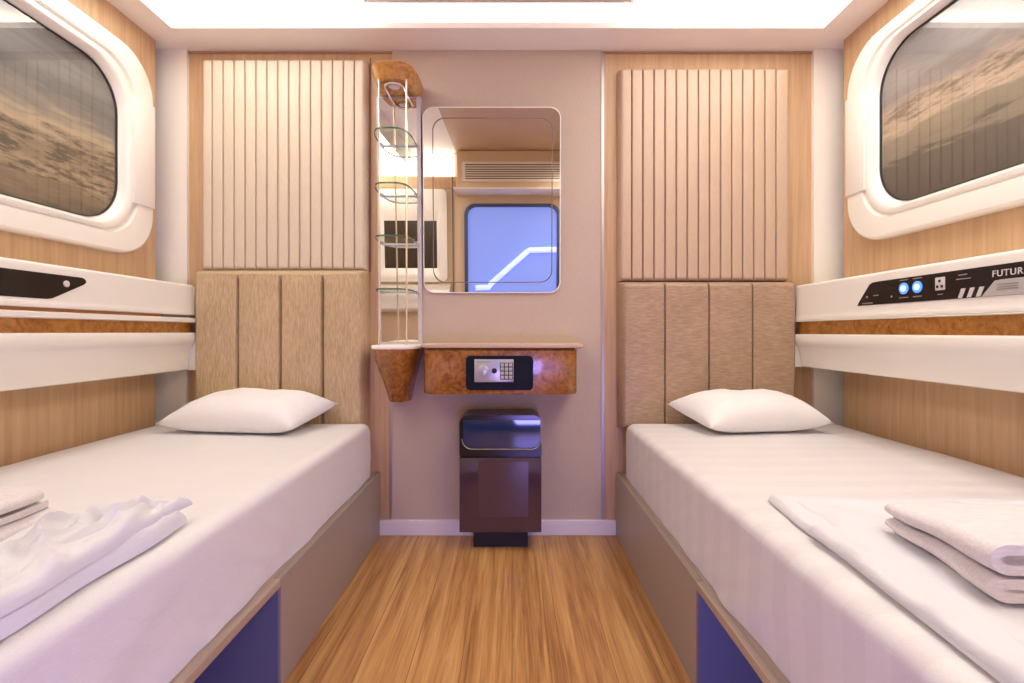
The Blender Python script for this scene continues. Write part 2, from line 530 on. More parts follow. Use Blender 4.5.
# thin brown inlay above the ledge of the left console
finish('inlay_strip', B(XL, XL + .1395, .1, 1.80, .897, .907), plain('brown_inlay', lin(150, 96, 50), .35), cons_l, False)
cons_r = console(1, XR, .183, 'white moulded wall console with lit control panel above the right bed', 1.030, .8855, .8850, .832, .8805, .698)
finish('end_cap', B(XL + .02, XL + .142, YE - .001, YE + .004, .915, 1.024, .0015), 'white', cons_l)

# control panel, right: dark plate, lit switches, socket, slashes, grey plate, lettering
XP = XR - .179
def onr(d):
    return lambda y, z: Vector((XP - d, y, z))
def platep(bm, pts, d0, d1, f):
    return prism(bm, pts, f(d0), f(d1))
cp = finish('control_panel', platep(bmesh.new(), [(1.63, .9265), (1.622, .939), (1.575, .992), (1.562, .9975), (1.54, .9985), (.45, 1.0005), (.45, .924)], -.004, .0025, onr), 'black', cons_r, False)
for y in (1.436, 1.388):
    rg = finish('switch', disc(bmesh.new(), (XP - .0025, y, .9675), (-1, 0, 0), .0165, .002, 28), 'led', cp, label='glowing blue round switch')
    finish('switch_core', disc(bmesh.new(), (XP - .0045, y, .9675), (-1, 0, 0), .009, .0012, 24), 'led_core', cp)
so = finish('power_socket', B(XP - .0045, XP - .001, 1.299, 1.329, .952, .987, .002), 'mark', cp, label='small white power socket')
bm = bmesh.new()
for y, z in ((1.307, .962), (1.321, .962), (1.314, .977)):
    box(bm, XP - .0052, XP - .004, y - .0035, y + .0035, z - .0035, z + .0035)
finish('socket_slot', bm, 'black', cp, False)
for k in range(3):
    y = 1.262 - k * .0245
    finish('slash', platep(bmesh.new(), [(y, .927), (y - .012, .927), (y - .022, .951), (y - .010, .951)], .002, .0034, onr), 'mark', cp, False)
finish('grey_plate', platep(bmesh.new(), [(1.198, .926), (1.165, .962), (1.15, .9635), (.5, .9635), (.5, .926)], .002, .0038, onr), 'grey_card', cp, False)
def mark(y, z, wd, hh, d=.0034):
    finish('printed_mark', B(XP - d, XP - d + .0014, y - wd / 2, y + wd / 2, z - hh / 2, z + hh / 2), 'mark_dim', cp, False)
finish('indicator_dot', disc(bmesh.new(), (XP - .0025, 1.585, .953), (-1, 0, 0), .004, .001, 12), 'mark_dim', cp)
finish('indicator_dot', disc(bmesh.new(), (XP - .0025, 1.482, .9475), (-1, 0, 0), .003, .001, 12), 'mark_dim', cp)
for y, z, wd, hh in ((1.546, .9555, .021, .003), (1.583, .9328, .046, .0035), (1.436, .9925, .03, .0026), (1.388, .9925, .03, .0026), (1.436, .941, .034, .0026),
                     (1.388, .941, .03, .0026), (1.314, .941, .016, .0026), (1.248, .986, .024, .0026), (1.246, .9755, .04, .0026)):
    mark(y, z, wd, hh)
for z, wd in ((.952, .05), (.946, .045), (.941, .05)):
    mark(1.135, z, wd, .0024, .0046)
tx = bpy.data.curves.new('lettering', 'FONT')
tx.body = 'FUTUR'
tx.size = .0215
tx.extrude = .0006
tx.offset = .0001
tx.space_character = 1.12
to = bpy.data.objects.new('lettering', tx)
tx.materials.append(M['mark'])
C.objects.link(to)
bpy.context.view_layer.update()
me_ = bpy.data.meshes.new_from_object(to.evaluated_get(bpy.context.evaluated_depsgraph_get()))
bpy.data.objects.remove(to)
to = bpy.data.objects.new('lettering', me_)
C.objects.link(to)
to.parent = cp
to.matrix_world = Matrix.Translation((XP - .0030, 1.172, .9715)) @ Matrix(((0, 0, -1, 0), (-1, 0, 0, 0), (0, 1, 0, 0), (0, 0, 0, 1)))
to['label'] = 'white capital lettering FUTUR'

# display panel, left
XQ = XL + .140
def onl(d):
    return lambda y, z: Vector((XQ + d, y, z))
dp = finish('display_panel', platep(bmesh.new(), [(1.357, .9315), (1.372, .934), (1.474, .982), (1.482, .989), (1.480, .997), (1.470, 1.0025), (.45, 1.0025), (.45, .9305)], -.004, .0025, onl), 'black', cons_l, False)
finish('round_sensor', disc(bmesh.new(), (XQ + .0025, 1.415, .979), (1, 0, 0), .0095, .003, 24), 'mark', dp, label='small white round sensor')

# ------------------------------------------------------------------ padded boards
def padded(name, x0, x1, z0, z1, front, back, grooves, gw, gd, er, mat, nz=40, gtop=0.0, nbul=0.0):
    """upholstered board: a front face with rounded edges and pressed vertical channels"""
    xs = set()
    n = 60
    for k in range(n + 1): xs.add(round(x0 + (x1 - x0) * k / n, 5))
    for k in range(13):
        t = er * (1 - math.cos(PI / 2 * k / 12)); xs.add(round(x0 + t, 5)); xs.add(round(x1 - t, 5))
    for g in grooves:
        for q in (-3, -2, -1.5, -1, -.6, -.3, 0, .3, .6, 1, 1.5, 2, 3):
            xs.add(round(g + q * gw, 5))
    xs = sorted(x for x in xs if x0 <= x <= x1)
    zs = set(round(z0 + (z1 - z0) * k / nz, 5) for k in range(nz + 1))
    for k in range(9):
        t = er * (1 - math.cos(PI / 2 * k / 8)); zs.add(round(z0 + t, 5)); zs.add(round(z1 - t, 5))
    zs = sorted(zs)
    dep = back - front
    bounds = [x0] + list(grooves) + [x1]
    def prof(e):
        e = min(max(e / er, 0), 1)
        return math.sqrt(max(0, 1 - (1 - e) ** 2))
    bm = bmesh.new()
    rows = []
    for z in zs:
        row = []
        for x in xs:
            ex = prof(min(x - x0, x1 - x)); ez = prof(min(z - z0, z1 - z))
            d = (dep - .012) * min(ex, 1) * ez + .012 * min(1, ex * ez * 3)
            fade = min(1, max(0, (z1 - z - gtop) / .02)) if gtop > 0 else 1
            for a, b in zip(bounds, bounds[1:]):
                if a <= x <= b:
                    d += nbul * math.sin(PI * (x - a) / (b - a)) * ez * ex * fade
            for g in grooves:
                d -= gd * math.exp(-((x - g) / gw) ** 2) * ez * fade
            d += .0012 * noise.noise(Vector((x * 9, z * 9, 3.3))) * ex * ez
            row.append(bm.verts.new((x, back - max(d, 0), z)))
        rows.append(row)
    for a, b in zip(rows, rows[1:]):
        for i in range(len(xs) - 1):
            bm.faces.new((a[i], a[i + 1], b[i + 1], b[i]))
    # back face
    per = rows[0] + [r[-1] for r in rows[1:-1]] + rows[-1][::-1] + [r[0] for r in rows[-2:0:-1]]
    bm.faces.new(per)
    return finish(name, bm, mat, None, True, 1.2)

def ribs(x0, x1, first, step):
    out = []
    x = first
    while x < x1 - .01:
        out.append(x); x += step
    return out
tl = padded('ribbed_wall_panel', -1.268, -.595, 1.092, 1.956, 1.995, YB - .0002, ribs(-1.268, -.61, -1.222, .0446), .0020, .014, .016, 'leather_l', 30, 0, .0012)
tag(tl, 'tall cream vertically ribbed leatherette panel above the left headboard', 'wall panel', 'ribbed wall panels')
tr_ = padded('ribbed_wall_panel', .438, 1.134, 1.048, 1.920, 1.995, YB - .0002, ribs(.438, 1.12, .488, .0452), .0020, .014, .016, 'leather_r', 30, 0, .0012)
tag(tr_, 'tall tan vertically ribbed leatherette panel above the right headboard', 'wall panel', 'ribbed wall panels')
hl = padded('headboard', -1.286, -.592, .44, 1.094, 1.965, YB - .0002, (-1.102, -.931, -.761), .0046, .024, .024, 'fab_l', 50, .028, .004)
tag(hl, 'beige woven padded headboard of four wide channels behind the left pillow', 'headboard', 'padded headboards')
hr = padded('headboard', .436, 1.152, .445, 1.046, 1.965, YB - .0002, (.614, .791, .966), .0024, .012, .024, 'fab_r', 50, .0, .004)
tag(hr, 'brown crosswise woven padded headboard of four wide channels behind the right pillow', 'headboard', 'padded headboards')

# ------------------------------------------------------------------ beds
ZM = .480
def bed(side, xw, xo, xm, y_open, label):
    """xo outer face of the base, y_open where the storage opening begins"""
    root = thing('bed_base', label, 'bed', ((xw + xo) / 2, 1.0, 0), 'built-in bed bases')
    s = -side  # towards the aisle
    a, b = sorted((xo, xo + side * .018))
    finish('side_panel', B(a, b, y_open, 2.03, 0.0, .2585, .0012), 'base_l', root, False)
    finish('side_panel', B(a, b, -.13, .22, 0.0, .2385), 'base_l', root, False)
    a, b = sorted((xo + side * .0185, xw - side * .003))
    pl_ = B(a, b, -.14, 2.036, .240, .259, .001)
    a, b = sorted((xo, xo + side * .019))
    box(pl_, a, b, -.14, y_open - .0005, .240, .259, .001)
    finish('bed_platform', pl_, 'ply', root, label='bare plywood platform edge')
    a, b = sorted((xo + side * .001, xw - side * .005))
    finish('partition', B(a, b, y_open - .014, y_open - .0005, 0, .2395), 'navy', root, False, label='blue storage partition')
    finish('partition', B(a, b, .221, .236, 0, .2395), 'navy', root, False)
    a, b = sorted((xw - side * .02, xw - side * .005))
    finish('rear_board', B(a, b, .2365, y_open - .0145, 0, .2395), 'navy', root, False)
    return root
bed(-1, XL, -.545, -.575, 1.156, 'bed base with blue storage opening along the left wall')
bed(1, XR, .429, .455, 1.142, 'bed base with blue storage opening along the right wall')

def mattress(side, xw, xm, mat, label, seed):
    x_in, x_out = xw - side * .004, xm
    W = abs(x_in - x_out)
    # profile from the underside at the aisle, up the side, over the rounded edge, across to the wall, down
    prof = []
    nsd = 26
    for k in range(nsd + 1): prof.append((0.0, .262 + (ZM - .03 - .262) * k / nsd, 1))
    for k in range(1, 9):
        a = PI / 2 * k / 8
        prof.append((.035 - .035 * math.cos(a), ZM - .03 + .03 * math.sin(a), 1 - k / 9))
    ntop = 34
    for k in range(1, ntop + 1): prof.append((.035 + (W - .06 - .035) * k / ntop, ZM, 0))
    for k in range(1, 6):
        a = PI / 2 * k / 5
        prof.append((W - .06 + .06 * math.sin(a), ZM - .03 + .03 * math.cos(a), 0))
    prof.append((W, .262, 0))
    ys = [-.12 + (1.958 + .12) * k / 170 for k in range(171)]
    loops = []
    for j, y in enumerate(ys):
        e = min(y - ys[0], ys[-1] - y)
        shr = .016 * (1 - math.sqrt(max(0, 1 - (1 - min(e / .02, 1)) ** 2)))
        lp = []
        for d, z, sf in prof:
            dd = d; zz = z
            # slack sheet on the aisle side: soft slanting creases that grow towards the bottom
            lowness = max(0, min(1, (ZM - z) / .2))
            q = noise.noise(Vector((y * 5 + z * 9 * side, z * 4, seed))) * .010 + noise.noise(Vector((y * 13 + z * 22, z * 5, seed + 4))) * .006
            amp = sf * lowness * (1.0 if y < 1.1 else max(.3, 1 - (y - 1.1) * 1.6))
            dd -= max(-.004, q) * amp
            if z > ZM - .05:
                zz += (noise.noise(Vector((d * 3 + seed, y * 3, 1.2))) * .003 - .003) * (1 - sf)
                zz += (noise.noise(Vector((d * 11 + seed, y * 7, 5.2))) * .0014 - .001) * (1 - sf)
            if z > ZM - .05:
                zz -= shr
            lp.append(Vector((x_out + side * dd, y, zz)))
        loops.append(lp)
    bm = loft(bmesh.new(), loops, True, True)
    o = finish('mattress', bm, mat, None, True, 1.0)
    return tag(o, label, 'mattress', 'mattresses')
mattress(-1, XL, -.566, 'sheet_l', 'mattress under a smooth white fitted sheet on the left bed', 2.0)
mattress(1, XR, .455, 'sheet_r', 'mattress under a white satin striped sheet on the right bed', 9.0)

def pillow(cor, T, mat, label, seed):
    FL, FR, BR, BL = [Vector(c) for c in cor]
    n, m = 44, 26
    bm = bmesh.new()
    top, bot = [], []
    for j in range(m + 1):
        v = j / m
        rt, rb = [], []
        for i in range(n + 1):
            u = i / n
            a, b = 2 * u - 1, 2 * v - 1
            # pinched corners: the sides bow inwards a little
            uu = .5 + .5 * a * (1 - .05 * (1 - b * b) ** 1 )
            vv = .5 + .5 * b * (1 - .08 * (1 - a * a))
            p = FL.lerp(FR, uu).lerp(BL.lerp(BR, uu), vv)
            h = max(0, (1 - abs(a) ** 3.2)) ** .62 * max(0, (1 - abs(b) ** 3.0)) ** .55
            wr = noise.noise(Vector((u * 5, v * 5, seed))) * .006 + noise.noise(Vector((u * 13, v * 9, seed + 2))) * .003
            edge = (abs(a) ** 6 + abs(b) ** 6)
            pt = p + Vector((0, -.012 * h, T * h + wr * h * 1.3 + .002 * math.sin(40 * u + seed) * min(1, edge) * h))
            rt.append(bm.verts.new(pt))
            pb = p + Vector((0, 0, -.62 * T * h))
            pb.z = max(pb.z, ZM + .0045)
            rb.append(bm.verts.new(pb) if 0 < i < n and 0 < j < m else rt[-1])
        top.append(rt); bot.append(rb)
    for A, flip in ((top, 0), (bot, 1)):
        for a, b in zip(A, A[1:]):
            for i in range(n):
                q = (a[i], a[i + 1], b[i + 1], b[i])
                if len(set(q)) == 4:
                    try: bm.faces.new(q[::-1] if flip else q)
                    except ValueError: pass
    o = finish('pillow', bm, mat, None, True, 2.0)
    return tag(o, label, 'pillow', 'white pillows')
pillow([(-1.268, 1.740, .512), (-.757, 1.680, .506), (-.688, 1.945, .556), (-1.19, 1.955, .560)], .084, 'pillow', 'plump white pillow leaning on the beige four-channel headboard of the left bed', 1.5)
pillow([(.684, 1.685, .509), (1.146, 1.740, .516), (1.09, 1.955, .560), (.612, 1.945, .556)], .082, 'pillow', 'plump white pillow leaning on the brown headboard of the right bed', 6.5)

# ------------------------------------------------------------------ folded sheets and towels
def cloth_layer(bm, cor, zb, th, r, wr, nu=70, nv=70, wav=.006, seed=0.0):
    c00, c10, c11, c01 = [Vector((a[0], a[1], 0)) for a in cor]
    Lu = (c10 - c00).length; Lv = (c01 - c00).length
    f = lambda k, n: .5 - .5 * math.cos(PI * k / n) * (.55 + .45 * abs(math.cos(PI * k / n)))
    rows = []
    for j in range(nv + 1):
        v = f(j, nv); row = []
        for i in range(nu + 1):
            u = f(i, nu)
            p = c00.lerp(c10, u).lerp(c01.lerp(c11, u), v)
            e = min(u * Lu, (1 - u) * Lu, v * Lv, (1 - v) * Lv)
            t = min(e / r, 1)
            h = math.sqrt(max(0, 1 - (1 - t) ** 2))
            q = Vector((p.x * 6, p.y * 6, seed))
            p = p + Vector((noise.noise(q) * wav, noise.noise(q + Vector((5, 5, 5))) * wav, 0))
            z = zb + th * h + (wr(p.x, p.y, u, v) if wr else 0) * min(t * 1.2, 1)
            row.append(bm.verts.new((p.x, p.y, z)))
        rows.append(row)
    for a, b in zip(rows, rows[1:]):
        for i in range(nu):
            bm.faces.new((a[i], a[i + 1], b[i + 1], b[i]))
    bm.faces.new(rows[0] + [r_[-1] for r_ in rows[1:-1]] + rows[-1][::-1] + [r_[0] for r_ in rows[-2:0:-1]])

def ridge_noise(x, y, s):
    return 1 - abs(noise.noise(Vector((x, y, s)))) * 2

# left: a narrow crumpled bundle along the edge of the bed, its tip towards the headboard
def wl(x, y, u, v):
    wx = x + .03 * noise.noise(Vector((x * 12, y * 12, 9)))
    wy = y + .03 * noise.noise(Vector((x * 12, y * 12, 19)))
    r1 = max(0, ridge_noise(wx * 11 + wy * 6, wy * 5 - wx * 4, 4.0) - .1)
    r2 = max(0, ridge_noise(wx * 24 + wy * 15, wy * 12 - wx * 10, 8.0) - .2)
    return .008 * noise.noise(Vector((x * 9, y * 5, 2))) + .016 * r1 ** 1.5 + .009 * r2 ** 1.5 - .006
bm = bmesh.new()
cloth_layer(bm, [(-.612, .925), (-.588, .18), (-.90, .18), (-.76, .80)], ZM + .0005, .036, .026, lambda x, y, u, v: .7 * wl(x, y, u, v), 110, 90, .012, seed=1)
cloth_layer(bm, [(-.616, .945), (-.592, .18), (-.86, .18), (-.745, .785)], ZM + .026, .026, .022, lambda x, y, u, v: 1.1 * wl(x, y, u, v), 110, 90, .016, seed=2)
cloth_layer(bm, [(-.632, .915), (-.655, .18), (-.84, .18), (-.715, .80)], ZM + .040, .022, .035, lambda x, y, u, v: 1.7 * wl(x, y, u, v), 110, 110, .03, seed=3)
o = finish('folded_sheet', bm, 'duvet', None, True, 1.3)
tag(o, 'crumpled folded white sheet lying along the aisle edge of the left bed', 'bed sheet', 'folded sheets on the beds')
# right: a wide flat folded sheet under the towel
def wr_(x, y, u, v):
    wx = x + .03 * noise.noise(Vector((x * 9, y * 9, 29)))
    flat = 1 - .8 * max(0, min(1, (x - .54) / .06)) * max(0, min(1, (.92 - y) / .06)) * max(0, min(1, (y - .48) / .06))
    return flat * wr0(x, y, wx)
def wr0(x, y, wx):
    return .004 * noise.noise(Vector((x * 8, y * 6, 12))) + .016 * max(0, ridge_noise(wx * 7 + y * 3, y * 8 - x * 2, 14.0) - .25) ** 1.4 + .003 * noise.noise(Vector((x * 22, y * 16, 3))) - .003
bm = bmesh.new()
cloth_layer(bm, [(.545, 1.045), (.474, .18), (1.25, .18), (1.25, 1.02)], ZM + .0005, .012, .010, lambda x, y, u, v: .5 * wr_(x, y, u, v), seed=5)
cloth_layer(bm, [(.520, .86), (.482, .18), (1.25, .18), (1.25, .87)], ZM + .009, .013, .012, lambda x, y, u, v: .5 * wr_(x, y, u, v), seed=6)
cloth_layer(bm, [(.580, 1.005), (.500, .18), (1.24, .18), (1.24, .99)], ZM + .012, .010, .03, lambda x, y, u, v: 1.2 * wr_(x, y, u, v), 110, 110, .01, seed=7)
o = finish('folded_sheet', bm, 'duvet', None, True, 1.3)
tag(o, 'broad flat folded white sheet spread under the towel on the right bed', 'bed sheet', 'folded sheets on the beds')

def folded_strip(bm, spine, th):
    """closed outline round a folded strip of cloth"""
    P = [Vector((a, b)) for a, b in spine]
    L, R = [], []
    for i, p in enumerate(P):
        t = (P[min(i + 1, len(P) - 1)] - P[max(i - 1, 0)]).normalized()
        nrm = Vector((-t.y, t.x))
        L.append(p + nrm * th / 2); R.append(p - nrm * th / 2)
    return L + R[::-1]

def towel(W, layers, th, place, ny, name, label, taper, hollow=0.0, seed=0):
    """layers: heights of the cloth centre lines; loops at x=0, free end at x=W"""
    sp = []
    for i, z in enumerate(layers):
        xs = [W - (W - .03) * k / 12 for k in range(13)]
        if i % 2: xs = xs[::-1]
        for x in xs: sp.append((x, z))
        if i + 1 < len(layers):
            z2 = layers[i + 1]; r = (z2 - z) / 2
            sgn = -1 if i % 2 == 0 else 1
            ext = max(r, .012)
            cx = xs[-1]
            for k in range(1, 12):
                a = -PI / 2 + PI * k / 12
                sp.append((cx + sgn * ext * math.cos(a) * (1.3 if sgn < 0 else .6), z + r + r * math.sin(a)))
    out = folded_strip(None, sp, th)
    loops = []
    for j in range(ny + 1):
        t = j / ny
        e = min(t, 1 - t) * ny
        k = taper[0] + (taper[1] - taper[0]) * t
        loops.append([place(p.x, p.y * k + .0015 * noise.noise(Vector((p.x * 20, t * 6, seed + p.y * 10))), t) for p in out])
    bm = loft(bmesh.new(), loops, True, True)
    bmesh.ops.triangulate(bm, faces=[f for f in bm.faces if len(f.verts) > 4])
    o = finish(name, bm, 'towel', None, True, 0.9)
    return tag(o, label, 'towel', 'folded towels on the beds')
# right: long side from (.628,.83) to (.588,.61); t runs from the far end to the near end
def pr(a, z, t):
    y = .832 + (.600 - .832) * t
    x0 = .624 + (.580 - .624) * t - .004 * math.sin(t * 9)
    return Vector((x0 + a, y - .06 * a, ZM + .028 + z))
towel(.40, [.007, .0235, .041, .066], .0125, pr, 22, 'folded_towel', 'folded white towel lying on the spread sheet of the right bed', (.62, 1.0), seed=3)
# left: two towels, one on the other, on the wall side of the crumpled sheet
def pl(dz, ye, off):
    def f(a, z, t):
        y = .45 + (ye - .45) * t
        x0 = -.848 + off
        # rounded far corner
        e = max(0, (t - .86) / .14)
        return Vector((x0 - a - .018 * e * e, y + .02 * math.sin(a * 8), ZM + .002 + dz + z - .004 * e * e))
    return f
towel(.33, [.007, .0215, .036], .012, pl(0, .93, .012), 22, 'folded_towel', 'lower of two stacked folded white towels near the wall on the left bed', (1, 1), seed=5)
towel(.33, [.007, .0215], .012, pl(.0455, .915, .0), 22, 'folded_towel', 'upper of two stacked folded white towels near the wall on the left bed', (1, .9), seed=8)

# ------------------------------------------------------------------ wall mirror (its top leans a little into the cabin)
TH = math.radians(2.3)
YM = lambda z: 2.028 - (z - 1.0) * math.tan(TH)
def lean(off):
    return lambda x, z: Vector((x, YM(z) - off, z))
mir = thing('wall_mirror', 'rounded rectangular wall mirror with etched inner line above the burl shelf box', 'mirror', (-.08, YB, 1.0))
out = rr(-.365, .200, 1.001, 1.757, .045, 8)
bm = bmesh.new()
inn = rr(-.361, .196, 1.005, 1.753, .043, 8)
prism(bm, out, lambda x, z: Vector((x, YB - .009, z)), lean(-.001))
finish('backing', bm, 'satin', mir, False)
bm = bmesh.new()
prism(bm, out, lean(-.001), lean(.003))
finish('bevelled_edge', bm, 'soffit', mir, False)
bm = bmesh.new()
prism(bm, inn, lean(.003), lean(.0036))
finish('mirror_glass', bm, 'mirror', mir, False)
def outline_band(pts, wd, off):
    n = len(pts); bm = bmesh.new()
    cx = sum(p[0] for p in pts) / n; cz = sum(p[1] for p in pts) / n
    inner = [(cx + (x - cx) * (1 - wd / .27), cz + (z - cz) * (1 - wd / .36)) for x, z in pts]
    L = [[lean(off)(*p) for p in pts], [lean(off + .0006)(*p) for p in pts], [lean(off + .0006)(*p) for p in inner], [lean(off)(*p) for p in inner]]
    loft(bm, L)
    return bm
finish('etched_line', outline_band(rr(-.325, .166, 1.043, 1.713, .05, 8), .0042, .0036), 'mirror_line', mir, False, label='thin dark etched line')

# ------------------------------------------------------------------ corner shelf column
XC = -.457
sh = thing('shelf_column', 'slim wall shelf column with burl ends, polished rods and four glass shelves', 'shelf', (XC, YB, .56))
def dshape(cx, hw, dep, z, yb=YB - .0085, n=32, sq=3.4):
    """half-oval outline against the wall"""
    pts = []
    for k in range(n + 1):
        a = PI * k / n
        c, s_ = math.cos(a), math.sin(a)
        pts.append(Vector((cx - hw * math.copysign(abs(c) ** (2 / sq), c), yb - dep * abs(s_) ** (2 / sq), z)))
    return pts
bm = loft(bmesh.new(), [dshape(XC, .070, .178, 1.797), dshape(XC, .074, .182, 1.796), dshape(XC, .091, .208, 1.85), dshape(XC, .089, .205, 1.853)], True, True)
top = finish('top_cap', bm, 'cap', sh, True, .5)
finish('downlight', disc(bmesh.new(), (XC, 1.905, 1.7965), (0, 0, -1), .020, .006, 24), 'downlight', top, label='white round downlight')
hoop = [(XC + .036, 2.025, 1.790)] + [(XC + .036, 1.95, 1.790)] + [(XC + .036 * math.cos(a), 1.905 - .036 * math.sin(a) * 1.0, 1.790) for a in [PI * k / 14 for k in range(15)]] + [(XC - .036, 1.95, 1.790), (XC - .036, 2.025, 1.790)]
finish('hoop_rail', tube(bmesh.new(), hoop, .0045, 8), 'cream_rod', top)
for x in (-.507, -.402):
    finish('rod', tube(bmesh.new(), [(x, 1.868, .775), (x, 1.868, 1.803)], .0036, 8), 'cream_rod', sh)
bm = loft(bmesh.new(), [dshape(XC, .020, .05, .555), dshape(XC, .042, .08, .561), dshape(XC, .058, .13, .64), dshape(XC, .085, .19, .74), dshape(XC, .091, .197, .768), dshape(XC, .092, .198, .775)], True, True)
cone = finish('bottom_cap', bm, 'burl', sh, True, .5)
bm = loft(bmesh.new(), [dshape(XC, .094, .202, .775), dshape(XC, .096, .204, .781), dshape(XC, .094, .202, .788), dshape(XC, .088, .196, .789)], True, True)
finish('tray', bm, 'soffit', sh, True, .5)
# mirrored back of the column
bm = bmesh.new()
prism(bm, [(-.552, .789), (-.372, .789), (-.372, 1.796), (-.552, 1.796)], lambda x, z: Vector((x, YB - .0085, z)), lean(.0065))
bk = finish('back_frame', bm, plain('column_frame', lin(206, 196, 196), .4), sh, False)
bm = bmesh.new()
prism(bm, [(-.540, .80), (-.388, .80), (-.388, 1.79), (-.540, 1.79)], lean(.0065), lean(.0085))
finish('back_mirror', bm, 'mirror', sh, False)
for z in (1.600, 1.398, 1.203, 1.0025):
    yb = YM(z) - .010
    L = [dshape(XC - .004, .072, .172, z - .003, yb), dshape(XC - .004, .072, .172, z + .003, yb)]
    g = finish('glass_shelf', loft(bmesh.new(), L, True, True), 'shelf_glass', sh, False)
    e1 = dshape(XC - .004, .072, .172, z - .003, yb); e2 = dshape(XC - .004, .0735, .1738, z - .003, yb)
    up = Vector((0, 0, .006))
    finish('shelf_edge', loft(bmesh.new(), [e1, e2, [p + up for p in e2], [p + up for p in e1]], closed=False), 'green_edge', g, False)
    finish('back_rail', tube(bmesh.new(), [(-.530, yb - .006, z - .004), (-.392, yb - .006, z - .004)], .0028, 6), 'silver', g)
    for x in (-.530, -.392):
        finish('shelf_clip', disc(bmesh.new(), (x, yb + .005, z), (0, -1, 0), .008, .018, 14), 'silver', g)

# ------------------------------------------------------------------ burl shelf box with safe
YF = 1.862
sb = thing('wall_shelf_box', 'wall-hung burl veneer shelf box with rounded corners below the mirror', 'shelf box', (-.046, YB, .60))
def bow(x0, x1, y0, y1, r, z, n=8):
    pts = [(x0, y1), (x1, y1)]
    for k in range(n + 1):
        a = -PI / 2 * k / n
        pts.append((x1 - r + r * math.cos(a), y0 + r + r * math.sin(a)))
    for k in range(n + 1):
        a = -PI / 2 - PI / 2 * k / n
        pts.append((x0 + r + r * math.cos(a), y0 + r + r * math.sin(a)))
    return [Vector((x, y, z)) for x, y in pts]
yb = YB - .0085
bx = finish('box_body', loft(bmesh.new(), [bow(-.340, .250, YF, yb, .05, .603), bow(-.342, .252, YF - .002, yb, .05, .609), bow(-.342, .252, YF - .002, yb, .05, .768), bow(-.338, .248, YF + .002, yb, .05, .774)], True, True), 'burl', sb, True, .5)
finish('top_slab', loft(bmesh.new(), [bow(-.350, .270, YF - .012, yb, .055, .779), bow(-.354, .274, YF - .015, yb, .055, .783), bow(-.354, .274, YF - .015, yb, .055, .792), bow(-.350, .270, YF - .012, yb, .055, .795)], True, True), plain('stone_slab', lin(206, 176, 150), .35), sb, True, .5, label='pale slab top')
finish('shadow_joint', loft(bmesh.new(), [bow(-.336, .246, YF + .006, yb, .05, .774), bow(-.336, .246, YF + .006, yb, .05, .779)], True, True), 'matte_black', sb, False)
sf = thing('safe', 'dark electronic safe set into the front of the burl shelf box', 'safe', (-.047, YF, .62))
bm = bmesh.new()
pts = rr(-.174, .080, .620, .750, .016, 5)
prism(bm, pts, lambda x, z: Vector((x, YF - .0025, z)), lambda x, z: Vector((x, YF - .010, z)))
finish('bezel', bm, 'darkgrey', sf, False)
bm = bmesh.new()
box(bm, -.142, .006, YF - .016, YF - .010, .651, .737, .002)
finish('lock_plate', bm, 'silver', sf, label='silver keypad plate')
kb = finish('knob', disc(bmesh.new(), (-.108, YF - .016, .694), (0, -1, 0), .021, .014, 28, .017), 'silver', sf)
finish('knob_grip', B(-.1115, -.1045, YF - .036, YF - .0295, .677, .711, .002), 'silver', kb)
kb.rotation_euler = (0, 0, 0)
finish('keyhole', disc(bmesh.new(), (-.067, YF - .016, .694), (0, -1, 0), .010, .004, 20), 'matte_black', sf)
finish('keypad_base', B(-.0455, .0035, YF - .0172, YF - .0158, .661, .7245), 'matte_black', sf, False)
for r_ in range(4):
    for c_ in range(3):
        x = -.043 + c_ * .0158; z = .716 - r_ * .0155
        finish('key', B(x, x + .0125, YF - .019, YF - .0158, z - .0062, z + .0062, .0012), 'grey_card', sf)
finish('status_print', B(-.132, -.08, YF - .0164, YF - .0158, .7255, .7285), 'mark_dim', sf, False)

# ------------------------------------------------------------------ waste bin / cabinet on the floor
bn = thing('waste_bin', 'dark glossy smoked waste bin with blue tinted window below the shelf box', 'bin', (-.045, 1.95, 0))
Y0 = 1.868
bm = bmesh.new()
top_pts = []
prf = [(-.2, .076), (.112, .076), (.112, .486)] + [(.112 - .03 + .03 * math.cos(a), .492 + .03 * math.sin(a)) for a in [PI / 2 * k / 6 for k in range(7)]] + [(-.2 + .03 - .03 * math.sin(a), .492 + .03 * math.cos(a)) for a in [PI / 2 * k / 6 for k in range(7)]]
prism(bm, prf, lambda x, z: Vector((x, YB - .0235, z)), lambda x, z: Vector((x, Y0 + .012, z)))
finish('body', bm, 'black', bn, False)
bm = bmesh.new()
box(bm, -.2005, .1125, Y0, Y0 + .0115, .076, .360, .002)
finish('door', bm, 'smoked', bn)
bm = bmesh.new()
box(bm, -.128, .062, Y0 - .0006, Y0 + .002, .135, .345)
finish('door_label', bm, plain('smoked_inner', lin(76, 54, 66), .08, coat=.4), bn, False)
bm = bmesh.new()
prism(bm, [(-.2005, .372), (.1125, .372), (.1125, .492)] + [(.1125 - .03 + .03 * math.cos(a), .492 + .03 * math.sin(a)) for a in [PI / 2 * k / 6 for k in range(7)]] + [(-.2005 + .03 - .03 * math.sin(a), .492 + .03 * math.cos(a)) for a in [PI / 2 * k / 6 for k in range(7)]],
      lambda x, z: Vector((x, Y0 + .0115, z)), lambda x, z: Vector((x, Y0, z)))
fl = finish('flap', bm, 'black', bn, False)
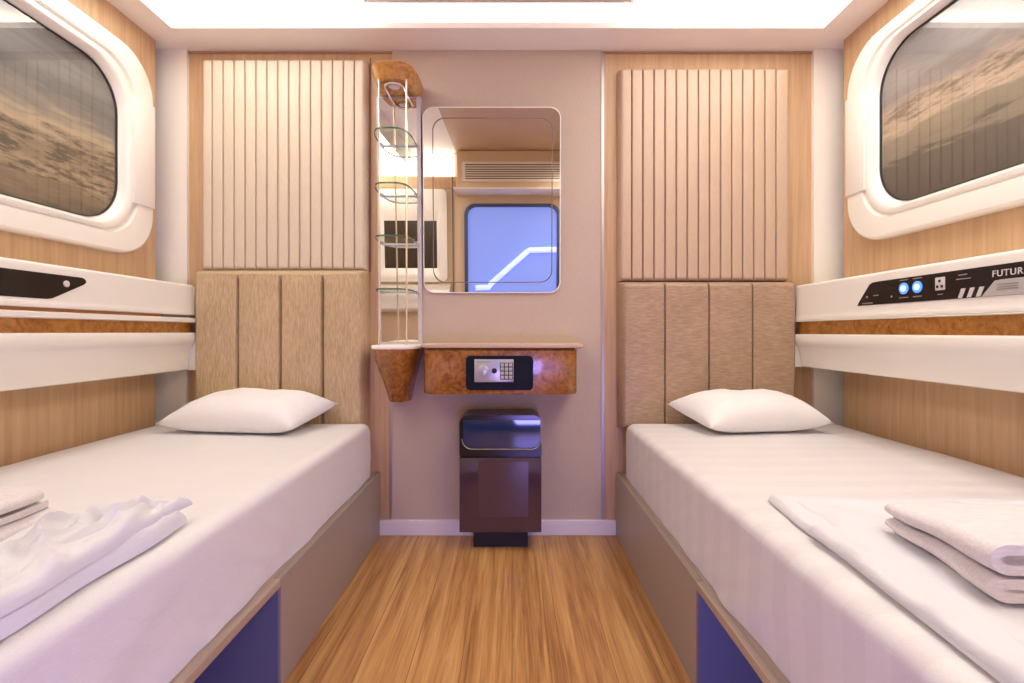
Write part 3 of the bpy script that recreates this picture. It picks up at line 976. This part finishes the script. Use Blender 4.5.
def ubox(x0, x1, z0, z1, r):
    pts = [(x0, z1), ] 
    pts += [(x0 + r - r * math.cos(a), z0 + r - r * math.sin(a)) for a in [PI / 2 * k / 8 for k in range(9)]]
    pts += [(x1 - r + r * math.sin(a), z0 + r - r * math.cos(a)) for a in [PI / 2 * k / 8 for k in range(9)]]
    pts += [(x1, z1)]
    return pts
bm = bmesh.new()
prism(bm, ubox(-.186, .108, .400, .504, .035), lambda x, z: Vector((x, Y0 - .0004, z)), lambda x, z: Vector((x, Y0 - .003, z)))
finish('tinted_window', bm, 'bin_window', fl, False, label='dark blue glossy window')
pts = ubox(-.190, .111, .394, .504, .038)
finish('window_trim', tube(bmesh.new(), [(x, Y0 - .003, z) for x, z in pts[1:]], .0018, 6), 'satin', fl)
finish('foot', B(-.150, .062, 1.915, 2.0, 0, .078), 'matte_black', bn, False)

# ------------------------------------------------------------------ behind the camera, seen in the mirrors except the added purple glow
ZR = lambda z: z
do = struct('door_1', loft(bmesh.new(), [[Vector((x, y, z)) for x, z in rr(a, b, c, d, r, 8)] for a, b, c, d, r, y in
     ((-.43, .436, .02, 1.80, .10, YR), (-.43, .436, .02, 1.80, .10, YR + .03), (-.405, .411, .05, 1.775, .085, YR + .034), (-.400, .406, .055, 1.77, .08, YR + .012))]), plain('door_frame_blue', lin(62, 72, 104), .4), True)
bm = bmesh.new()
prism(bm, rr(-.404, .410, .90, 1.774, .082, 8), lambda x, z: Vector((x, YR + .004, z)), lambda x, z: Vector((x, YR + .010, z)))
finish('door_glass_or_fill', bm, 'blue_light', do, False)
bm = bmesh.new()
prism(bm, rr(.02, .410, .05, .42, .05, 8), lambda x, z: Vector((x, YR + .004, z)), lambda x, z: Vector((x, YR + .010, z)))
finish('door_glass_or_fill', bm, 'purple_fill', do, False)  # unseen pane added to throw purple light on the beds and floor
lt = finish('tube_light', tube(bmesh.new(), [(-.33, YR + .03, 1.045), (-.21, YR + .03, 1.05), (-.19, YR + .03, 1.085), (.13, YR + .03, 1.365), (.16, YR + .03, 1.385), (.40, YR + .03, 1.39)], .026, 10), 'tube_light')
tag(lt, 'bent pale blue light tube crossing the blue glass seen in the mirror', 'tube light')
ac = thing('air_conditioner', 'beige air conditioner with slatted grille seen in the mirror above the blue door', 'air conditioner', (0, YR, 1.87))
finish('housing', B(-.485, .55, YR + .0005, YR + .09, 1.893, 2.245, .004), 'beige', ac)
finish('underside_shelf', B(-.495, .56, YR + .0005, YR + .30, 1.872, 1.886, .003), 'pale', ac)
fr = bmesh.new()
z0, z1 = 1.978, 2.150
box(fr, -.44, .50, YR + .088, YR + .102, z1 - .022, z1, .002)
box(fr, -.44, .50, YR + .088, YR + .102, z0, z0 + .022, .002)
box(fr, -.44, -.412, YR + .088, YR + .102, z0 + .022, z1 - .022)
box(fr, .472, .50, YR + .088, YR + .102, z0 + .022, z1 - .022)
finish('grille_frame', fr, 'pale', ac)
finish('grille_recess', B(-.413, .473, YR + .0895, YR + .093, z0 + .02, z1 - .02), plain('grille_dark', lin(48, 38, 32), .6), ac, False)
for k in range(6):
    z = z0 + .036 + k * .0198
    finish('slat', B(-.412, .472, YR + .093, YR + .101, z - .0055, z + .0055), 'pale', ac, False)
wl_ = finish('strip_lamp', B(-1.32, -.515, YR + .0005, YR + .03, 2.045, 2.235, .004), 'strip_light', None)
tag(wl_, 'bright white strip lamp under the ceiling seen at the left of the mirror', 'lamp')
finish('wood_rail', B(-1.4, -.515, YR + .0005, YR + .012, 1.94, 2.04), 'wood', None, False)
o = bpy.data.objects['wood_rail']; tag(o, 'light wood rail under the bright strip lamp seen in the mirror', 'wall rail')
struct('trim_7', B(-.54, -.53, YR, YR + .015, 0, 2.24), 'mirror_line')
tv = thing('television', 'dark television screen in a white moulded surround seen in the mirrored shelf back', 'television', (-.95, YR, .8))
bm = bmesh.new()
loft(bm, [[Vector((x, y, z)) for x, z in rr(a, b, c, d, r, 6)] for a, b, c, d, r, y in
     ((-1.30, -.585, 1.10, 1.925, .05, YR + .0005), (-1.30, -.585, 1.10, 1.925, .05, YR + .04), (-1.29, -.60, 1.115, 1.91, .045, YR + .05), (-1.20, -.65, 1.17, 1.75, .04, YR + .05), (-1.15, -.68, 1.225, 1.645, .006, YR + .02))])
finish('surround', bm, 'white', tv)
finish('screen', B(-1.155, -.676, YR + .008, YR + .021, 1.222, 1.648), plain('screen_dark', lin(58, 46, 34), .2), tv, False)
ws = finish('wall_ledge', extrude_profile([(0, .83), (.05, .83), (.09, .86), (.10, .93), (.12, .96), (.12, 1.0), (.09, 1.03), (.10, 1.06), (.0, 1.08)], 0, 1, 0, 1), 'white', None)
for v in ws.data.vertices:
    x, y, z = v.co
    v.co = Vector((-1.4 + y * (1.4 - .56), YR + .0005 - x, z))
ws.data.update()
tag(ws, 'white moulded ledge under the television seen in the mirrored shelf back', 'ledge')
